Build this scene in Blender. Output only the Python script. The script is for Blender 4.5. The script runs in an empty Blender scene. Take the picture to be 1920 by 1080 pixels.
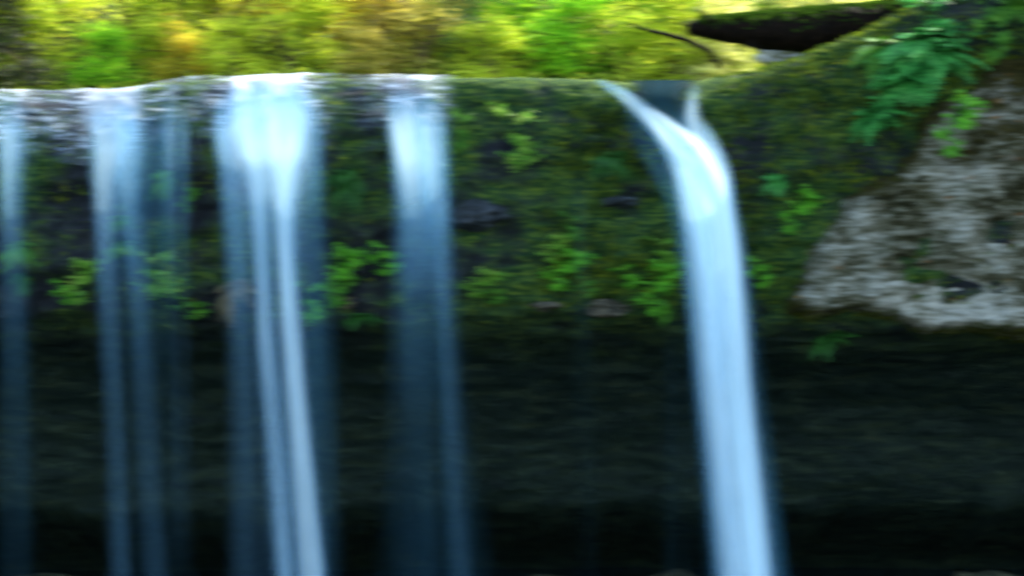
import bpy, math, random
import numpy as np
from mathutils import Vector, Matrix
from mathutils.bvhtree import BVHTree

SC = bpy.context.scene
COL = SC.collection

# ------------------------------------------------------------------ camera
CAM_D = 30.0                      # metres from the camera to the lip of the falls
PPM = 96.0                        # photo pixels per metre at the lip
cam_d = bpy.data.cameras.new("camera")
cam = bpy.data.objects.new("camera", cam_d)
COL.objects.link(cam)
cam.location = (0, -CAM_D, 0)
cam.rotation_euler = (math.radians(90), 0, 0)
cam_d.lens = 54.0
cam_d.sensor_width = 36.0
cam_d.clip_end = 2000
# the photograph is soft, mostly sideways: a lens with a wide flat aperture, focused short of the falls
cam_d.dof.use_dof = True
cam_d.dof.focus_distance = 2.0
cam_d.dof.aperture_blades = 4
cam_d.dof.aperture_rotation = math.radians(45)
cam_d.dof.aperture_ratio = 0.145
cam_d.dof.aperture_fstop = 14.5
SC.camera = cam

# ------------------------------------------------------------------ sky, sun, exposure
SUN = Vector((0.78, 0.52, 1.15)).normalized()
W = bpy.data.worlds.new("World")
SC.world = W
W.use_nodes = True
wn = W.node_tree.nodes
sky = wn.new("ShaderNodeTexSky")
sky.sky_type = 'NISHITA'
sky.sun_disc = False
sky.sun_elevation = math.asin(SUN.z)
sky.sun_rotation = math.atan2(SUN.x, SUN.y)
W.node_tree.links.new(sky.outputs[0], wn["Background"].inputs[0])
wn["Background"].inputs[1].default_value = 0.15
sun_d = bpy.data.lights.new("sun", 'SUN')
sun_d.energy = 3.8
sun_d.angle = math.radians(0.5)
sun_d.color = (1.0, 0.93, 0.82)
sun = bpy.data.objects.new("sun", sun_d)
COL.objects.link(sun)
sun.rotation_euler = SUN.to_track_quat('Z', 'Y').to_euler()

SC.view_settings.view_transform = 'Standard'
SC.view_settings.look = 'None'
SC.view_settings.gamma = 1
SC.view_settings.exposure = 2.4
SC.render.engine = 'CYCLES'
SC.cycles.use_denoising = True
SC.cycles.transparent_max_bounces = 40
SC.cycles.max_bounces = 7
SC.cycles.diffuse_bounces = 4

rng = np.random.default_rng(7)
random.seed(7)

# ------------------------------------------------------------------ helpers
def wx(px, y=0.0): return (px - 960) / PPM * (CAM_D + y) / CAM_D
def wz(py, y=0.0): return (540 - py) / PPM * (CAM_D + y) / CAM_D

def _hash(ix, iy, iz, seed):
    h = (ix * 374761393 + iy * 668265263 + iz * 2147483647 + seed * 1274126177) & 0xFFFFFFFF
    h = ((h ^ (h >> 13)) * 1274126177) & 0xFFFFFFFF
    h = ((h ^ (h >> 16)) * 2246822519) & 0xFFFFFFFF
    return ((h ^ (h >> 15)) & 0xFFFFFF) / float(0xFFFFFF)

def vnoise(x, y, z, seed=0):
    x, y, z = np.broadcast_arrays(np.asarray(x, float), np.asarray(y, float), np.asarray(z, float))
    x0 = np.floor(x).astype(np.int64); y0 = np.floor(y).astype(np.int64); z0 = np.floor(z).astype(np.int64)
    fx, fy, fz = x - x0, y - y0, z - z0
    fx, fy, fz = [f * f * (3 - 2 * f) for f in (fx, fy, fz)]
    r = 0
    for a in (0, 1):
        for b in (0, 1):
            for c in (0, 1):
                wgt = (fx if a else 1 - fx) * (fy if b else 1 - fy) * (fz if c else 1 - fz)
                r = r + wgt * _hash(x0 + a, y0 + b, z0 + c, seed)
    return r * 2 - 1

def fbm(x, y, z, octaves=4, seed=0):
    r, a, t = 0, 1.0, 0
    for k in range(octaves):
        r = r + a * vnoise(np.asarray(x) * 2 ** k + 13.1 * k, np.asarray(y) * 2 ** k, np.asarray(z) * 2 ** k, seed + k)
        t += a; a *= 0.5
    return r / t

def smooth(a, b, x):
    t = np.clip((np.asarray(x, float) - a) / (b - a), 0, 1)
    return t * t * (3 - 2 * t)

def mesh(name, verts, faces, smooth_shade=True, uv=None, attr=None):
    """verts (n,3) array; faces (m,k) array or list of tuples"""
    me = bpy.data.meshes.new(name)
    verts = np.asarray(verts, np.float32)
    if isinstance(faces, np.ndarray):
        m, k = faces.shape
        me.vertices.add(len(verts)); me.vertices.foreach_set("co", verts.ravel())
        me.loops.add(m * k); me.loops.foreach_set("vertex_index", faces.astype(np.int32).ravel())
        me.polygons.add(m)
        me.polygons.foreach_set("loop_start", np.arange(0, m * k, k, dtype=np.int32))
        me.polygons.foreach_set("loop_total", np.full(m, k, np.int32))
        me.update(calc_edges=True)
    else:
        me.from_pydata([tuple(map(float, v)) for v in verts], [], faces)
    me.validate()
    if uv is not None:
        l = me.uv_layers.new(name="UVMap")
        li = np.empty(len(me.loops), np.int32); me.loops.foreach_get("vertex_index", li)
        l.data.foreach_set("uv", np.asarray(uv, np.float32)[li].ravel())
    for k, v in (attr or {}).items():
        at = me.attributes.new(k, 'FLOAT', 'POINT'); at.data.foreach_set("value", np.asarray(v, np.float32))
    if smooth_shade:
        me.polygons.foreach_set("use_smooth", np.ones(len(me.polygons), bool))
    return me

def link(name, me, mat=None, parent=None, loc=None):
    o = bpy.data.objects.new(name, me)
    COL.objects.link(o)
    if mat and not me.materials: me.materials.append(mat)
    if parent: o.parent = parent
    if loc is not None: o.location = loc
    return o

def empty(name, loc=(0, 0, 0), rot=(0, 0, 0), scale=1.0):
    o = bpy.data.objects.new(name, None)
    o.empty_display_size = 0.2
    COL.objects.link(o)
    o.location = loc; o.rotation_euler = rot
    o.scale = scale if hasattr(scale, "__len__") else (scale,) * 3
    return o

def tag(o, label=None, cat=None, group=None, kind=None):
    if label: o["label"] = label
    if cat: o["category"] = cat
    if group: o["group"] = group
    if kind: o["kind"] = kind
    return o

def grid_faces(nu, nv, closed_u=False):
    """vertex index = v*nu + u"""
    u = np.arange(nu if closed_u else nu - 1); v = np.arange(nv - 1)
    U, V = np.meshgrid(u, v)
    U, V = U.ravel(), V.ravel(); U2 = (U + 1) % nu
    return np.stack([V * nu + U, V * nu + U2, (V + 1) * nu + U2, (V + 1) * nu + U], 1)

# ------------------------------------------------------------------ materials
def new_mat(name):
    m = bpy.data.materials.new(name); m.use_nodes = True
    nt = m.node_tree
    for n in list(nt.nodes): nt.nodes.remove(n)
    out = nt.nodes.new("ShaderNodeOutputMaterial")
    return m, nt, out

def N(nt, typ, **kw):
    n = nt.nodes.new(typ)
    for k, v in kw.items():
        if k.startswith("i_"):
            key = k[2:]
            n.inputs[int(key) if key.isdigit() else key.replace("_", " ")].default_value = v
        else: setattr(n, k, v)
    return n

def noise(nt, vec, scale, detail=5, rough=0.55, stretch=None, dist=0.0):
    if stretch:
        mp = N(nt, "ShaderNodeMapping"); mp.inputs["Scale"].default_value = stretch
        nt.links.new(vec, mp.inputs[0]); vec = mp.outputs[0]
    t = N(nt, "ShaderNodeTexNoise"); t.inputs["Scale"].default_value = scale
    t.inputs["Detail"].default_value = detail; t.inputs["Roughness"].default_value = rough
    t.inputs["Distortion"].default_value = dist
    nt.links.new(vec, t.inputs["Vector"])
    return t.outputs["Fac"]

def ramp(nt, fac, stops):
    r = N(nt, "ShaderNodeValToRGB")
    e = r.color_ramp.elements
    while len(e) < len(stops): e.new(0.5)
    for el, (p, c) in zip(e, stops):
        el.position = p; el.color = (*c, 1) if len(c) == 3 else c
    nt.links.new(fac, r.inputs[0])
    return r.outputs[0]

def mrange(nt, val, a, b, c=0.0, d=1.0, kind='SMOOTHSTEP'):
    m = N(nt, "ShaderNodeMapRange", interpolation_type=kind)
    nt.links.new(val, m.inputs[0])
    for i, v in enumerate((a, b, c, d)): m.inputs[i + 1].default_value = v
    return m.outputs[0]

def math_(nt, op, a, b):
    m = N(nt, "ShaderNodeMath", operation=op)
    for i, v in enumerate((a, b)):
        if isinstance(v, (int, float)): m.inputs[i].default_value = v
        else: nt.links.new(v, m.inputs[i])
    return m.outputs[0]

def mixc(nt, fac, a, b):
    m = N(nt, "ShaderNodeMix", data_type='RGBA')
    for s, v in ((0, fac), (6, a), (7, b)):
        if isinstance(v, (tuple, list)): m.inputs[s].default_value = (*v, 1)
        elif isinstance(v, (int, float)): m.inputs[s].default_value = v
        else: nt.links.new(v, m.inputs[s])
    return m.outputs[2]

def bsdf(nt, out, color, rough=0.7, bump=None, strength=0.5, dist=0.05, spec=0.4):
    p = N(nt, "ShaderNodeBsdfPrincipled")
    if isinstance(color, tuple): p.inputs["Base Color"].default_value = (*color, 1)
    else: nt.links.new(color, p.inputs["Base Color"])
    if isinstance(rough, float): p.inputs["Roughness"].default_value = rough
    else: nt.links.new(rough, p.inputs["Roughness"])
    p.inputs["Specular IOR Level"].default_value = spec
    if bump is not None:
        b = N(nt, "ShaderNodeBump"); b.inputs["Strength"].default_value = strength; b.inputs["Distance"].default_value = dist
        nt.links.new(bump, b.inputs["Height"]); nt.links.new(b.outputs[0], p.inputs["Normal"])
    nt.links.new(p.outputs[0], out.inputs[0])
    return p

def leaf_mat(name, cols, trans=0.5, clump=1.2, rough=0.5, spec=0.2):
    """cols: stops for the hue of single leaves, picked by leaf and by clump"""
    m, nt, out = new_mat(name)
    g = N(nt, "ShaderNodeNewGeometry")
    n1 = noise(nt, g.outputs["Position"], clump, 2)
    f = math_(nt, 'ADD', math_(nt, 'MULTIPLY', g.outputs["Random Per Island"], 0.62), math_(nt, 'MULTIPLY', mrange(nt, n1, 0.3, 0.7, 0, 1, 'LINEAR'), 0.38))
    st = [(i / max(1, len(cols) - 1), c) for i, c in enumerate(cols)]
    c = ramp(nt, f, st)
    d = N(nt, "ShaderNodeBsdfPrincipled"); d.inputs["Roughness"].default_value = rough; d.inputs["Specular IOR Level"].default_value = spec
    t = N(nt, "ShaderNodeBsdfTranslucent"); mx = N(nt, "ShaderNodeMixShader"); mx.inputs[0].default_value = trans
    nt.links.new(c, d.inputs["Base Color"]); nt.links.new(c, t.inputs[0])
    nt.links.new(d.outputs[0], mx.inputs[1]); nt.links.new(t.outputs[0], mx.inputs[2]); nt.links.new(mx.outputs[0], out.inputs[0])
    return m

def water_mat(name, streak=(4.2, 0.16), lo=0.36, hi=0.62, floor=0.30, color=(0.80, 0.90, 0.96), cross=0.0, thin=(0.25, 0.57, 0.80), spec=0.1):
    """falling aerated water: white where dense, clear between the threads. 'density' is how much water there is"""
    m, nt, out = new_mat(name)
    uv = N(nt, "ShaderNodeUVMap"); uv.uv_map = "UVMap"
    n1 = noise(nt, uv.outputs[0], 1.0, 4, 0.6, (streak[0], streak[1], 1))
    n2 = noise(nt, uv.outputs[0], 1.0, 2, 0.5, (streak[0] * 3.3, streak[1] * 0.6, 1))
    s = math_(nt, 'ADD', math_(nt, 'MULTIPLY', n1, 0.65), math_(nt, 'MULTIPLY', n2, 0.35))
    s = mrange(nt, s, lo, hi, floor, 1.0)
    if cross:
        g = N(nt, "ShaderNodeNewGeometry")
        n3 = noise(nt, g.outputs["Position"], 1.6, 5, 0.65, (1.0, 2.0, 4.5))
        s = math_(nt, 'MULTIPLY', s, mrange(nt, n3, 0.38, 0.60, 1 - cross, 1.0))
        n4 = noise(nt, g.outputs['Position'], 5.0, 4, 0.6, (0.5, 1.0, 3.5))
        s = math_(nt, 'MULTIPLY', s, mrange(nt, n4, 0.40, 0.60, 0.15, 1.0))
    at = N(nt, "ShaderNodeAttribute"); at.attribute_name = "flow"
    dens = at.outputs["Fac"]
    # dense water closes the gaps between the threads
    s = math_(nt, 'MAXIMUM', s, mrange(nt, dens, 1.0, 1.7, 0, 1))
    a = N(nt, "ShaderNodeClamp"); nt.links.new(math_(nt, 'MULTIPLY', dens, s), a.inputs[0])
    col = mixc(nt, mrange(nt, dens, 0.05, 0.75), thin, color)  # thin water coloured blue, putting skylit shade into its colour
    d = N(nt, "ShaderNodeBsdfPrincipled"); d.inputs["Roughness"].default_value = 0.5; d.inputs["Specular IOR Level"].default_value = spec
    t = N(nt, "ShaderNodeBsdfTranslucent"); nt.links.new(col, t.inputs[0]); nt.links.new(col, d.inputs["Base Color"])
    mx = N(nt, "ShaderNodeMixShader"); mx.inputs[0].default_value = 0.45
    nt.links.new(d.outputs[0], mx.inputs[1]); nt.links.new(t.outputs[0], mx.inputs[2])
    tr = N(nt, "ShaderNodeBsdfTransparent"); mo = N(nt, "ShaderNodeMixShader")
    nt.links.new(a.outputs[0], mo.inputs[0]); nt.links.new(tr.outputs[0], mo.inputs[1]); nt.links.new(mx.outputs[0], mo.inputs[2])
    nt.links.new(mo.outputs[0], out.inputs[0])
    return m

M = {}
M["water"] = water_mat("falling_water", color=(0.70, 0.90, 0.95))
M["water_thin"] = water_mat("thin_falling_water", (6.0, 0.10), 0.42, 0.64, 0.08, (0.42, 0.68, 0.90), thin=(0.14, 0.52, 0.74))
M["water_crest"] = water_mat("water_over_the_lip", (5.0, 0.5), 0.34, 0.60, 0.25, (0.74, 0.82, 0.88), cross=0.88, thin=(0.50, 0.66, 0.80))

# wet mossy cliff
m, nt, out = new_mat("wet_cliff_rock"); M["cliff"] = m
tc = N(nt, "ShaderNodeNewGeometry"); P = tc.outputs["Position"]
sep = N(nt, "ShaderNodeSeparateXYZ"); nt.links.new(P, sep.inputs[0])
n_big = noise(nt, P, 0.55, 4, 0.6)
n_mid = noise(nt, P, 1.7, 6, 0.65, (1, 1, 1.6))
n_fine = noise(nt, P, 7.0, 6, 0.7, (1, 1, 2.2))
rock = ramp(nt, n_mid, [(0.28, (0.003, 0.004, 0.005)), (0.50, (0.010, 0.012, 0.014)), (0.66, (0.030, 0.034, 0.032)), (0.80, (0.075, 0.080, 0.076))])
moss = ramp(nt, n_fine, [(0.30, (0.002, 0.011, 0.006)), (0.46, (0.012, 0.038, 0.012)), (0.58, (0.056, 0.098, 0.012)), (0.70, (0.17, 0.20, 0.018))])
mk = math_(nt, 'ADD', n_big, math_(nt, 'MULTIPLY', math_(nt, 'SUBTRACT', n_mid, 0.5), 0.6))
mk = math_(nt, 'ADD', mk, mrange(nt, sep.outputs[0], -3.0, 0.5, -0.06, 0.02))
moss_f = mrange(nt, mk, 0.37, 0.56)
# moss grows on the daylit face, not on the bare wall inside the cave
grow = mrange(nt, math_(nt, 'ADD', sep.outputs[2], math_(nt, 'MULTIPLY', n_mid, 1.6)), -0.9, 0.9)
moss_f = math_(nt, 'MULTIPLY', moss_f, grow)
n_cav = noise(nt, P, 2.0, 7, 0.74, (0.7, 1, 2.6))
cave = ramp(nt, n_cav, [(0.32, (0.0022, 0.0064, 0.0052)), (0.50, (0.0066, 0.0145, 0.0098)), (0.62, (0.0155, 0.0260, 0.0135)), (0.76, (0.040, 0.040, 0.018))])  # bare wall coloured darker than the face to carry the cave's shade
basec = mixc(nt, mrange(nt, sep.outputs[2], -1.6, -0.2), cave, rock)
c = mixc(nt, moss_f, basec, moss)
hgt = math_(nt, 'ADD', n_mid, math_(nt, 'MULTIPLY', n_fine, 0.5))
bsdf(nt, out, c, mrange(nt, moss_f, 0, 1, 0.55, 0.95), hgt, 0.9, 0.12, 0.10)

# pale dry outcrop with moss stains
m, nt, out = new_mat("pale_outcrop_rock"); M["outcrop"] = m
tc = N(nt, "ShaderNodeNewGeometry"); P = tc.outputs["Position"]
sep = N(nt, "ShaderNodeSeparateXYZ"); nt.links.new(P, sep.inputs[0])
a1 = noise(nt, P, 3.4, 9, 0.82, (0.7, 1, 2.6), 0.3)
a2 = noise(nt, P, 1.2, 6, 0.7, (1, 1, 1.5))
a3 = noise(nt, P, 9.0, 5, 0.7, (0.8, 1, 2.0))
a4 = noise(nt, P, 0.75, 4, 0.6, (1, 1, 1.3), 0.5)
a1 = math_(nt, 'ADD', math_(nt, 'MULTIPLY', a1, 0.92), math_(nt, 'MULTIPLY', mrange(nt, a4, 0.32, 0.68, -0.35, 0.65, 'LINEAR'), 0.22))
grey = ramp(nt, a1, [(0.37, (0.018, 0.018, 0.005)), (0.44, (0.085, 0.082, 0.037)), (0.51, (0.26, 0.255, 0.175)), (0.61, (0.60, 0.59, 0.48))])
mosst = ramp(nt, a3, [(0.3, (0.010, 0.011, 0.002)), (0.5, (0.040, 0.036, 0.007)), (0.7, (0.11, 0.085, 0.018))])
up = math_(nt, 'MULTIPLY', math_(nt, 'SUBTRACT', sep.outputs[2], 2.1), 0.07)
at_ = N(nt, 'ShaderNodeAttribute'); at_.attribute_name = 'mossy'
mf = mrange(nt, math_(nt, 'ADD', math_(nt, 'ADD', math_(nt, 'ADD', math_(nt, 'MULTIPLY', a2, 0.7), math_(nt, 'MULTIPLY', a3, 0.3)), up), math_(nt, 'MULTIPLY', at_.outputs['Fac'], 0.30)), 0.485, 0.63)
c = mixc(nt, mf, grey, mosst)
bsdf(nt, out, c, 0.9, math_(nt, 'ADD', a1, math_(nt, 'MULTIPLY', a3, 0.4)), 1.0, 0.22, 0.10)

def rock_mat(name, cols, scale=2.5, spec=0.2):
    m, nt, out = new_mat(name)
    g = N(nt, "ShaderNodeNewGeometry")
    f = noise(nt, g.outputs["Position"], scale, 7, 0.68)
    bsdf(nt, out, ramp(nt, f, [(0.3 + 0.4 * i / (len(cols) - 1), k) for i, k in enumerate(cols)]), 0.7, f, 0.8, 0.08, spec)
    return m
M["stone_tan"] = rock_mat("tan_stone", [(0.008, 0.008, 0.005), (0.05, 0.045, 0.028), (0.20, 0.17, 0.115)], 6)
M["gap_pale"] = rock_mat("pale_gap_fill", [(0.35, 0.32, 0.26), (0.55, 0.52, 0.45), (0.75, 0.72, 0.65)], 3)  # whitened colour for the bright gap under the log
M["stone_blue"] = rock_mat("wet_grey_stone", [(0.003, 0.005, 0.005), (0.014, 0.019, 0.020), (0.06, 0.072, 0.082)], 5)
M["boulder"] = rock_mat("mossy_boulder", [(0.006, 0.009, 0.004), (0.025, 0.028, 0.012), (0.08, 0.075, 0.040)], 3)
M["soil"] = rock_mat("forest_floor", [(0.006, 0.009, 0.003), (0.020, 0.021, 0.007), (0.045, 0.038, 0.012)], 1.5)
M["bark"] = rock_mat("dark_bark", [(0.001, 0.0008, 0.0005), (0.005, 0.003, 0.0015), (0.014, 0.008, 0.004)], 6, 0.05)  # near-black bark, the shadow over the log put into its colour
M["bark_brown"] = rock_mat("brown_bark", [(0.03, 0.018, 0.01), (0.08, 0.05, 0.025), (0.14, 0.09, 0.05)], 6)

m, nt, out = new_mat("still_water"); M["pool"] = m
g = N(nt, "ShaderNodeNewGeometry")
rp = noise(nt, g.outputs["Position"], 2.0, 3, 0.5)
bsdf(nt, out, (0.006, 0.014, 0.018), 0.12, rp, 0.25, 0.05, 0.5)

M["leaf_lime"] = leaf_mat("yellow_green_leaves", [(0.104, 0.189, 0.020), (0.416, 0.584, 0.037), (0.792, 0.850, 0.051), (0.850, 0.850, 0.104)], 0.55)
M["leaf_green"] = leaf_mat("bright_green_leaves", [(0.053, 0.177, 0.014), (0.194, 0.531, 0.022), (0.443, 0.797, 0.026), (0.673, 0.850, 0.053)], 0.55)
M["leaf_gold"] = leaf_mat("golden_leaves", [(0.222, 0.131, 0.019), (0.705, 0.465, 0.037), (0.850, 0.742, 0.056), (0.850, 0.850, 0.149)], 0.55)
M["leaf_amber"] = leaf_mat("amber_leaves", [(0.161, 0.172, 0.017), (0.483, 0.460, 0.034), (0.713, 0.552, 0.046), (0.805, 0.483, 0.069)], 0.55)
M["leaf_olive"] = leaf_mat("olive_leaves", [(0.075, 0.075, 0.019), (0.247, 0.223, 0.036), (0.544, 0.495, 0.075), (0.842, 0.643, 0.124)], 0.5)
M["leaf_teal"] = leaf_mat("blue_green_needles", [(0.028, 0.084, 0.028), (0.112, 0.280, 0.084), (0.280, 0.476, 0.168), (0.448, 0.588, 0.280)], 0.45)
M["leaf_pale"] = leaf_mat("pale_yellow_leaves", [(0.239, 0.269, 0.045), (0.628, 0.628, 0.120), (0.850, 0.850, 0.269), (0.850, 0.850, 0.508)], 0.55)  # paled leaf colour stands in for the bright light around the log
M["leaf_dark"] = leaf_mat("dark_conifer_needles", [(0.012, 0.016, 0.008), (0.035, 0.045, 0.016), (0.07, 0.085, 0.03)], 0.3)
M["fern_lime"] = leaf_mat("lime_fronds", [(0.04, 0.17, 0.012), (0.12, 0.42, 0.020), (0.25, 0.62, 0.04)], 0.4, 3)
M["fern_green"] = leaf_mat("green_fronds", [(0.03, 0.11, 0.010), (0.08, 0.26, 0.020), (0.20, 0.40, 0.04)], 0.4, 3)
M["fern_teal"] = leaf_mat("blue_green_fronds", [(0.006, 0.05, 0.010), (0.030, 0.22, 0.035), (0.09, 0.42, 0.075), (0.20, 0.56, 0.13)], 0.4, 3)
M["fern_tan"] = leaf_mat("yellowing_fronds", [(0.05, 0.17, 0.015), (0.16, 0.38, 0.03), (0.36, 0.44, 0.08)], 0.4, 3)
M["fern_dark"] = leaf_mat("dark_green_fronds", [(0.010, 0.05, 0.010), (0.03, 0.12, 0.02), (0.06, 0.20, 0.03)], 0.4, 3)
M["fern_dry"] = leaf_mat("dry_brown_fronds", [(0.08, 0.06, 0.03), (0.22, 0.17, 0.09), (0.34, 0.27, 0.16)], 0.4, 3)
M["moss_tuft"] = leaf_mat("moss", [(0.003, 0.011, 0.005), (0.010, 0.038, 0.012), (0.045, 0.088, 0.010), (0.14, 0.18, 0.012), (0.25, 0.27, 0.018)], 0.35, 1.0, 0.9, 0.05)
M["log_moss"] = leaf_mat("mossy_log_cover", [(0.008, 0.022, 0.003), (0.035, 0.080, 0.006), (0.09, 0.17, 0.010)], 0.3, 1.5, 0.9, 0.05)
M["litter"] = leaf_mat("fallen_leaf_brown", [(0.16, 0.05, 0.015), (0.34, 0.14, 0.03), (0.42, 0.30, 0.06)], 0.3, 3)

# ------------------------------------------------------------------ terrain: the cliff with its cave
LIP = np.array([(-900, 166), (-200, 168), (0, 169), (100, 171), (200, 167), (255, 165), (300, 154), (345, 148), (420, 146), (520, 143), (640, 142), (740, 141),
                (830, 143), (900, 141), (1000, 141), (1100, 143), (1180, 150), (1250, 152), (1305, 151), (1340, 140), (1385, 136), (1430, 126), (1500, 105), (1560, 82),
                (1610, 62), (1660, 38), (1720, 2), (1800, -70), (1920, -170), (2200, -300), (2700, -330)], float)
LIP_X = (LIP[:, 0] - 960) / PPM
LIP_Z = (540 - LIP[:, 1]) / PPM
def lip(x): return np.interp(x, LIP_X, LIP_Z)

# profile of the terrain from the river bank over the lip down to the pool: s, y, and z (first rows relative to the lip)
PROF_S = np.array([0, .08, .14, .18, .22, .26, .32, .40, .47, .53, .57, .61, .66, .72, .78, .84, .865, .90, .95, 1.0])
PROF_Y = np.array([5.0, 2.0, .7, .12, -.18, -.46, -.62, -.48, -.45, -.42, -.20, .45, 1.5, 2.4, 3.0, 3.42, 3.58, 5.0, 8.0, 9.0])
PROF_R = np.array([-.3, -.28, -.14, -.01, -.13, -.55, -1.35, np.nan, np.nan, np.nan, np.nan, np.nan, np.nan, np.nan, np.nan, np.nan, np.nan, np.nan, np.nan, np.nan])
PROF_Z = np.array([0, 0, 0, 0, 0, 0, 0, 1.45, .45, -.15, -.62, -1.05, -1.6, -2.5, -3.4, -4.45, -4.85, -5.55, -6.7, -7.8])

def cliff_points(xs, ss):
    X, S = np.meshgrid(xs, ss)
    L = lip(X)
    # smooth interpolation of the profile
    Y = np.interp(S, PROF_S, PROF_Y)
    k = len(PROF_S)
    Z = np.zeros_like(X)
    zc = []
    for i in range(k):
        if not np.isnan(PROF_R[i]): zc.append(lip(xs) + PROF_R[i] * (1 if i < 6 else 1))
        else: zc.append(np.full(len(xs), PROF_Z[i]))
    zc = np.array(zc)
    for j in range(len(xs)):
        Z[:, j] = np.interp(ss, PROF_S, zc[:, j])
    # round the polyline off
    def blur(A, n):
        for _ in range(n):
            B = A.copy(); B[1:-1] = (A[:-2] + 2 * A[1:-1] + A[2:]) / 4; A = B
        return A
    nb = max(2, int(len(ss) / 70)) ** 2
    Y, Z = blur(Y, nb), blur(Z, nb)
    # overhang edge wanders up and down along the cliff, the lower edge of the wall too
    zz = Z.copy()
    w_edge = smooth(1.6, -.2, zz) * smooth(-2.6, -1.0, zz)
    Z = Z + w_edge * (0.22 * fbm(X * .35, 0, 3, 3, 5) - 0.10 * smooth(4.2, 8, X))
    w_low = smooth(-4.0, -4.7, zz)
    Z = Z + w_low * (0.34 * fbm(X * .45, 2, 7, 5, 9) + .12 * fbm(X * 1.7, 2, 7, 4, 19))
    # the bank on the right stands forward
    Y = Y - 0.55 * smooth(4.0, 8.0, X) * smooth(-3.0, 0.5, Z)
    # roughness
    amp = 0.10 + 0.9 * smooth(.20, .30, S)
    big = fbm(X * .38, Y * .2, Z * .5, 4, 1)
    blk = np.abs(fbm(X * .9, Y * .9, Z * 1.3, 4, 21))
    strata = fbm(X * .35, 0, Z * 2.6, 4, 33)
    fine = fbm(X * 3.2, Y * 3.2, Z * 4.2, 4, 41)
    wall = smooth(.58, .66, S)
    d = amp * (0.42 * big - 0.40 * blk * (1 - .5 * wall) + 0.20 * strata * (1 - .75 * wall) + 0.09 * fine)
    Y = Y - d
    Z = Z + 0.10 * fine * smooth(.18, .3, S) + 0.022 * fbm(X * 2.2, 0, 0, 4, 51) * (S < .25) + 0.16 * smooth(.17, .05, S) * fbm(X, Y, 0, 3, 61)
    return X, Y, Z

XS = np.linspace(-26, 26, 840)
SS = np.concatenate([np.linspace(0, .16, 24, endpoint=False), np.linspace(.16, .9, 250, endpoint=False), np.linspace(.9, 1, 20)])
CX, CY, CZ = cliff_points(XS, SS)
cv = np.stack([CX, CY, CZ], -1).reshape(-1, 3)
cf = grid_faces(len(XS), len(SS))
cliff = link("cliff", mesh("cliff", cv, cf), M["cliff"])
tag(cliff, "dark wet mossy cliff with an undercut cave behind the falls", "cliff", kind="structure")
cam_pos = Vector((0, -CAM_D, 0))
BVH = BVHTree.FromPolygons([Vector(v) for v in cv], cf.tolist())
def hit(px, py, bvh=None):
    d = Vector((wx(px), CAM_D, wz(py))).normalized()
    r = (bvh or BVH).ray_cast(cam_pos, d)
    return r[0], r[1]

# stream above the lip, pool below, hillside behind, ground under everything
def sheet(name, x0, x1, y0, y1, zf, nx, ny, mat):
    xs = np.linspace(x0, x1, nx); ys = np.linspace(y0, y1, ny)
    X, Y = np.meshgrid(xs, ys); Z = zf(X, Y)
    return link(name, mesh(name, np.stack([X, Y, Z], -1).reshape(-1, 3), grid_faces(nx, ny)), mat)
river = tag(sheet("river", -26, 4.4, .5, 5.4, lambda x, y: 3.93 + 0.01 * np.sin(x * 3 + y) , 60, 16, M["pool"]),
            "calm stream above the lip of the falls", "river", kind="structure")
pool = tag(sheet("pool_water", -60, 60, -34, 12, lambda x, y: -7.0 + 0.02 * fbm(x, y, 0, 2, 3), 120, 60, M["pool"]),
           "dark plunge pool below the falls", "pool", kind="structure")
def hill_z(x, y):
    return 3.85 + 0.62 * np.maximum(0, y - 4.2) + 0.25 * fbm(x * .5, y * .5, 0, 3, 71)
hill = tag(sheet("hillside", -45, 45, 3.8, 45, lambda x, y: np.where(y > 25, hill_z(x, 25 + (y - 25) * .4), hill_z(x, y)), 180, 120, M["soil"]),
           "steep forest slope behind the stream", "hillside", kind="structure")
ground = tag(sheet("ground", -1200, 1200, -1200, 1200, lambda x, y: np.full_like(x, -8.2), 4, 4, M["soil"]), "ground", "ground", kind="structure")

# ------------------------------------------------------------------ pale outcrop on the right bank
OUT_PTS = [(1430, 600), (1480, 530), (1535, 430), (1580, 350), (1630, 290), (1700, 230), (1760, 150), (1850, 70), (2150, -60)]
xs = np.linspace(wx(1430, -1), wx(2330, -1), 210); zs = np.linspace(wz(665, -1), wz(-80, -1), 180)
X, Z = np.meshgrid(xs, zs)
topz = np.interp(X, [wx(p[0], -1) for p in OUT_PTS], [wz(p[1], -1) for p in OUT_PTS])
botz = np.interp(X, [wx(p, -1) for p in (1430, 1500, 1650, 1800, 2000, 2250)], [wz(p, -1) for p in (600, 606, 612, 640, 655, 655)]) + 0.18 * fbm(X * .9, 0, 0, 4, 81) + .06 * fbm(X * 4, 0, 0, 3, 82)
Z = np.minimum(Z, lip(X) - .35 - .3 * smooth(.5, .0, topz - lip(X)))
topz = np.minimum(topz, lip(X) - .5) + .45 * fbm(X * 1.1, 0, Z * 1.1, 4, 77)
edge = smooth(0.35, -0.85, Z - topz) * smooth(-.10, .35, Z - botz) * smooth(xs[-1], xs[-1] - 2.2, X + .8 * fbm(Z * .8, 5, 0, 3, 76)) * smooth(xs[0], xs[0] + .6, X + .25 * fbm(Z * 1.5, 0, 0, 3, 78))
Yo = 0.35 + 1.6 * smooth(.12, -.10, Z - botz) + 1.2 * smooth(.1, .0, edge) - 1.55 * edge - 0.45 * edge * fbm(X * .6, 0, Z * .7, 5, 83) - 0.30 * edge * fbm(X * 1.3, 0, Z * 1.9, 4, 89) + 0.12 * edge * np.abs(fbm(X * 1.6, 0, Z * 2.4, 4, 85)) - 0.07 * fbm(X * 5, 0, Z * 8, 4, 87)
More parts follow.
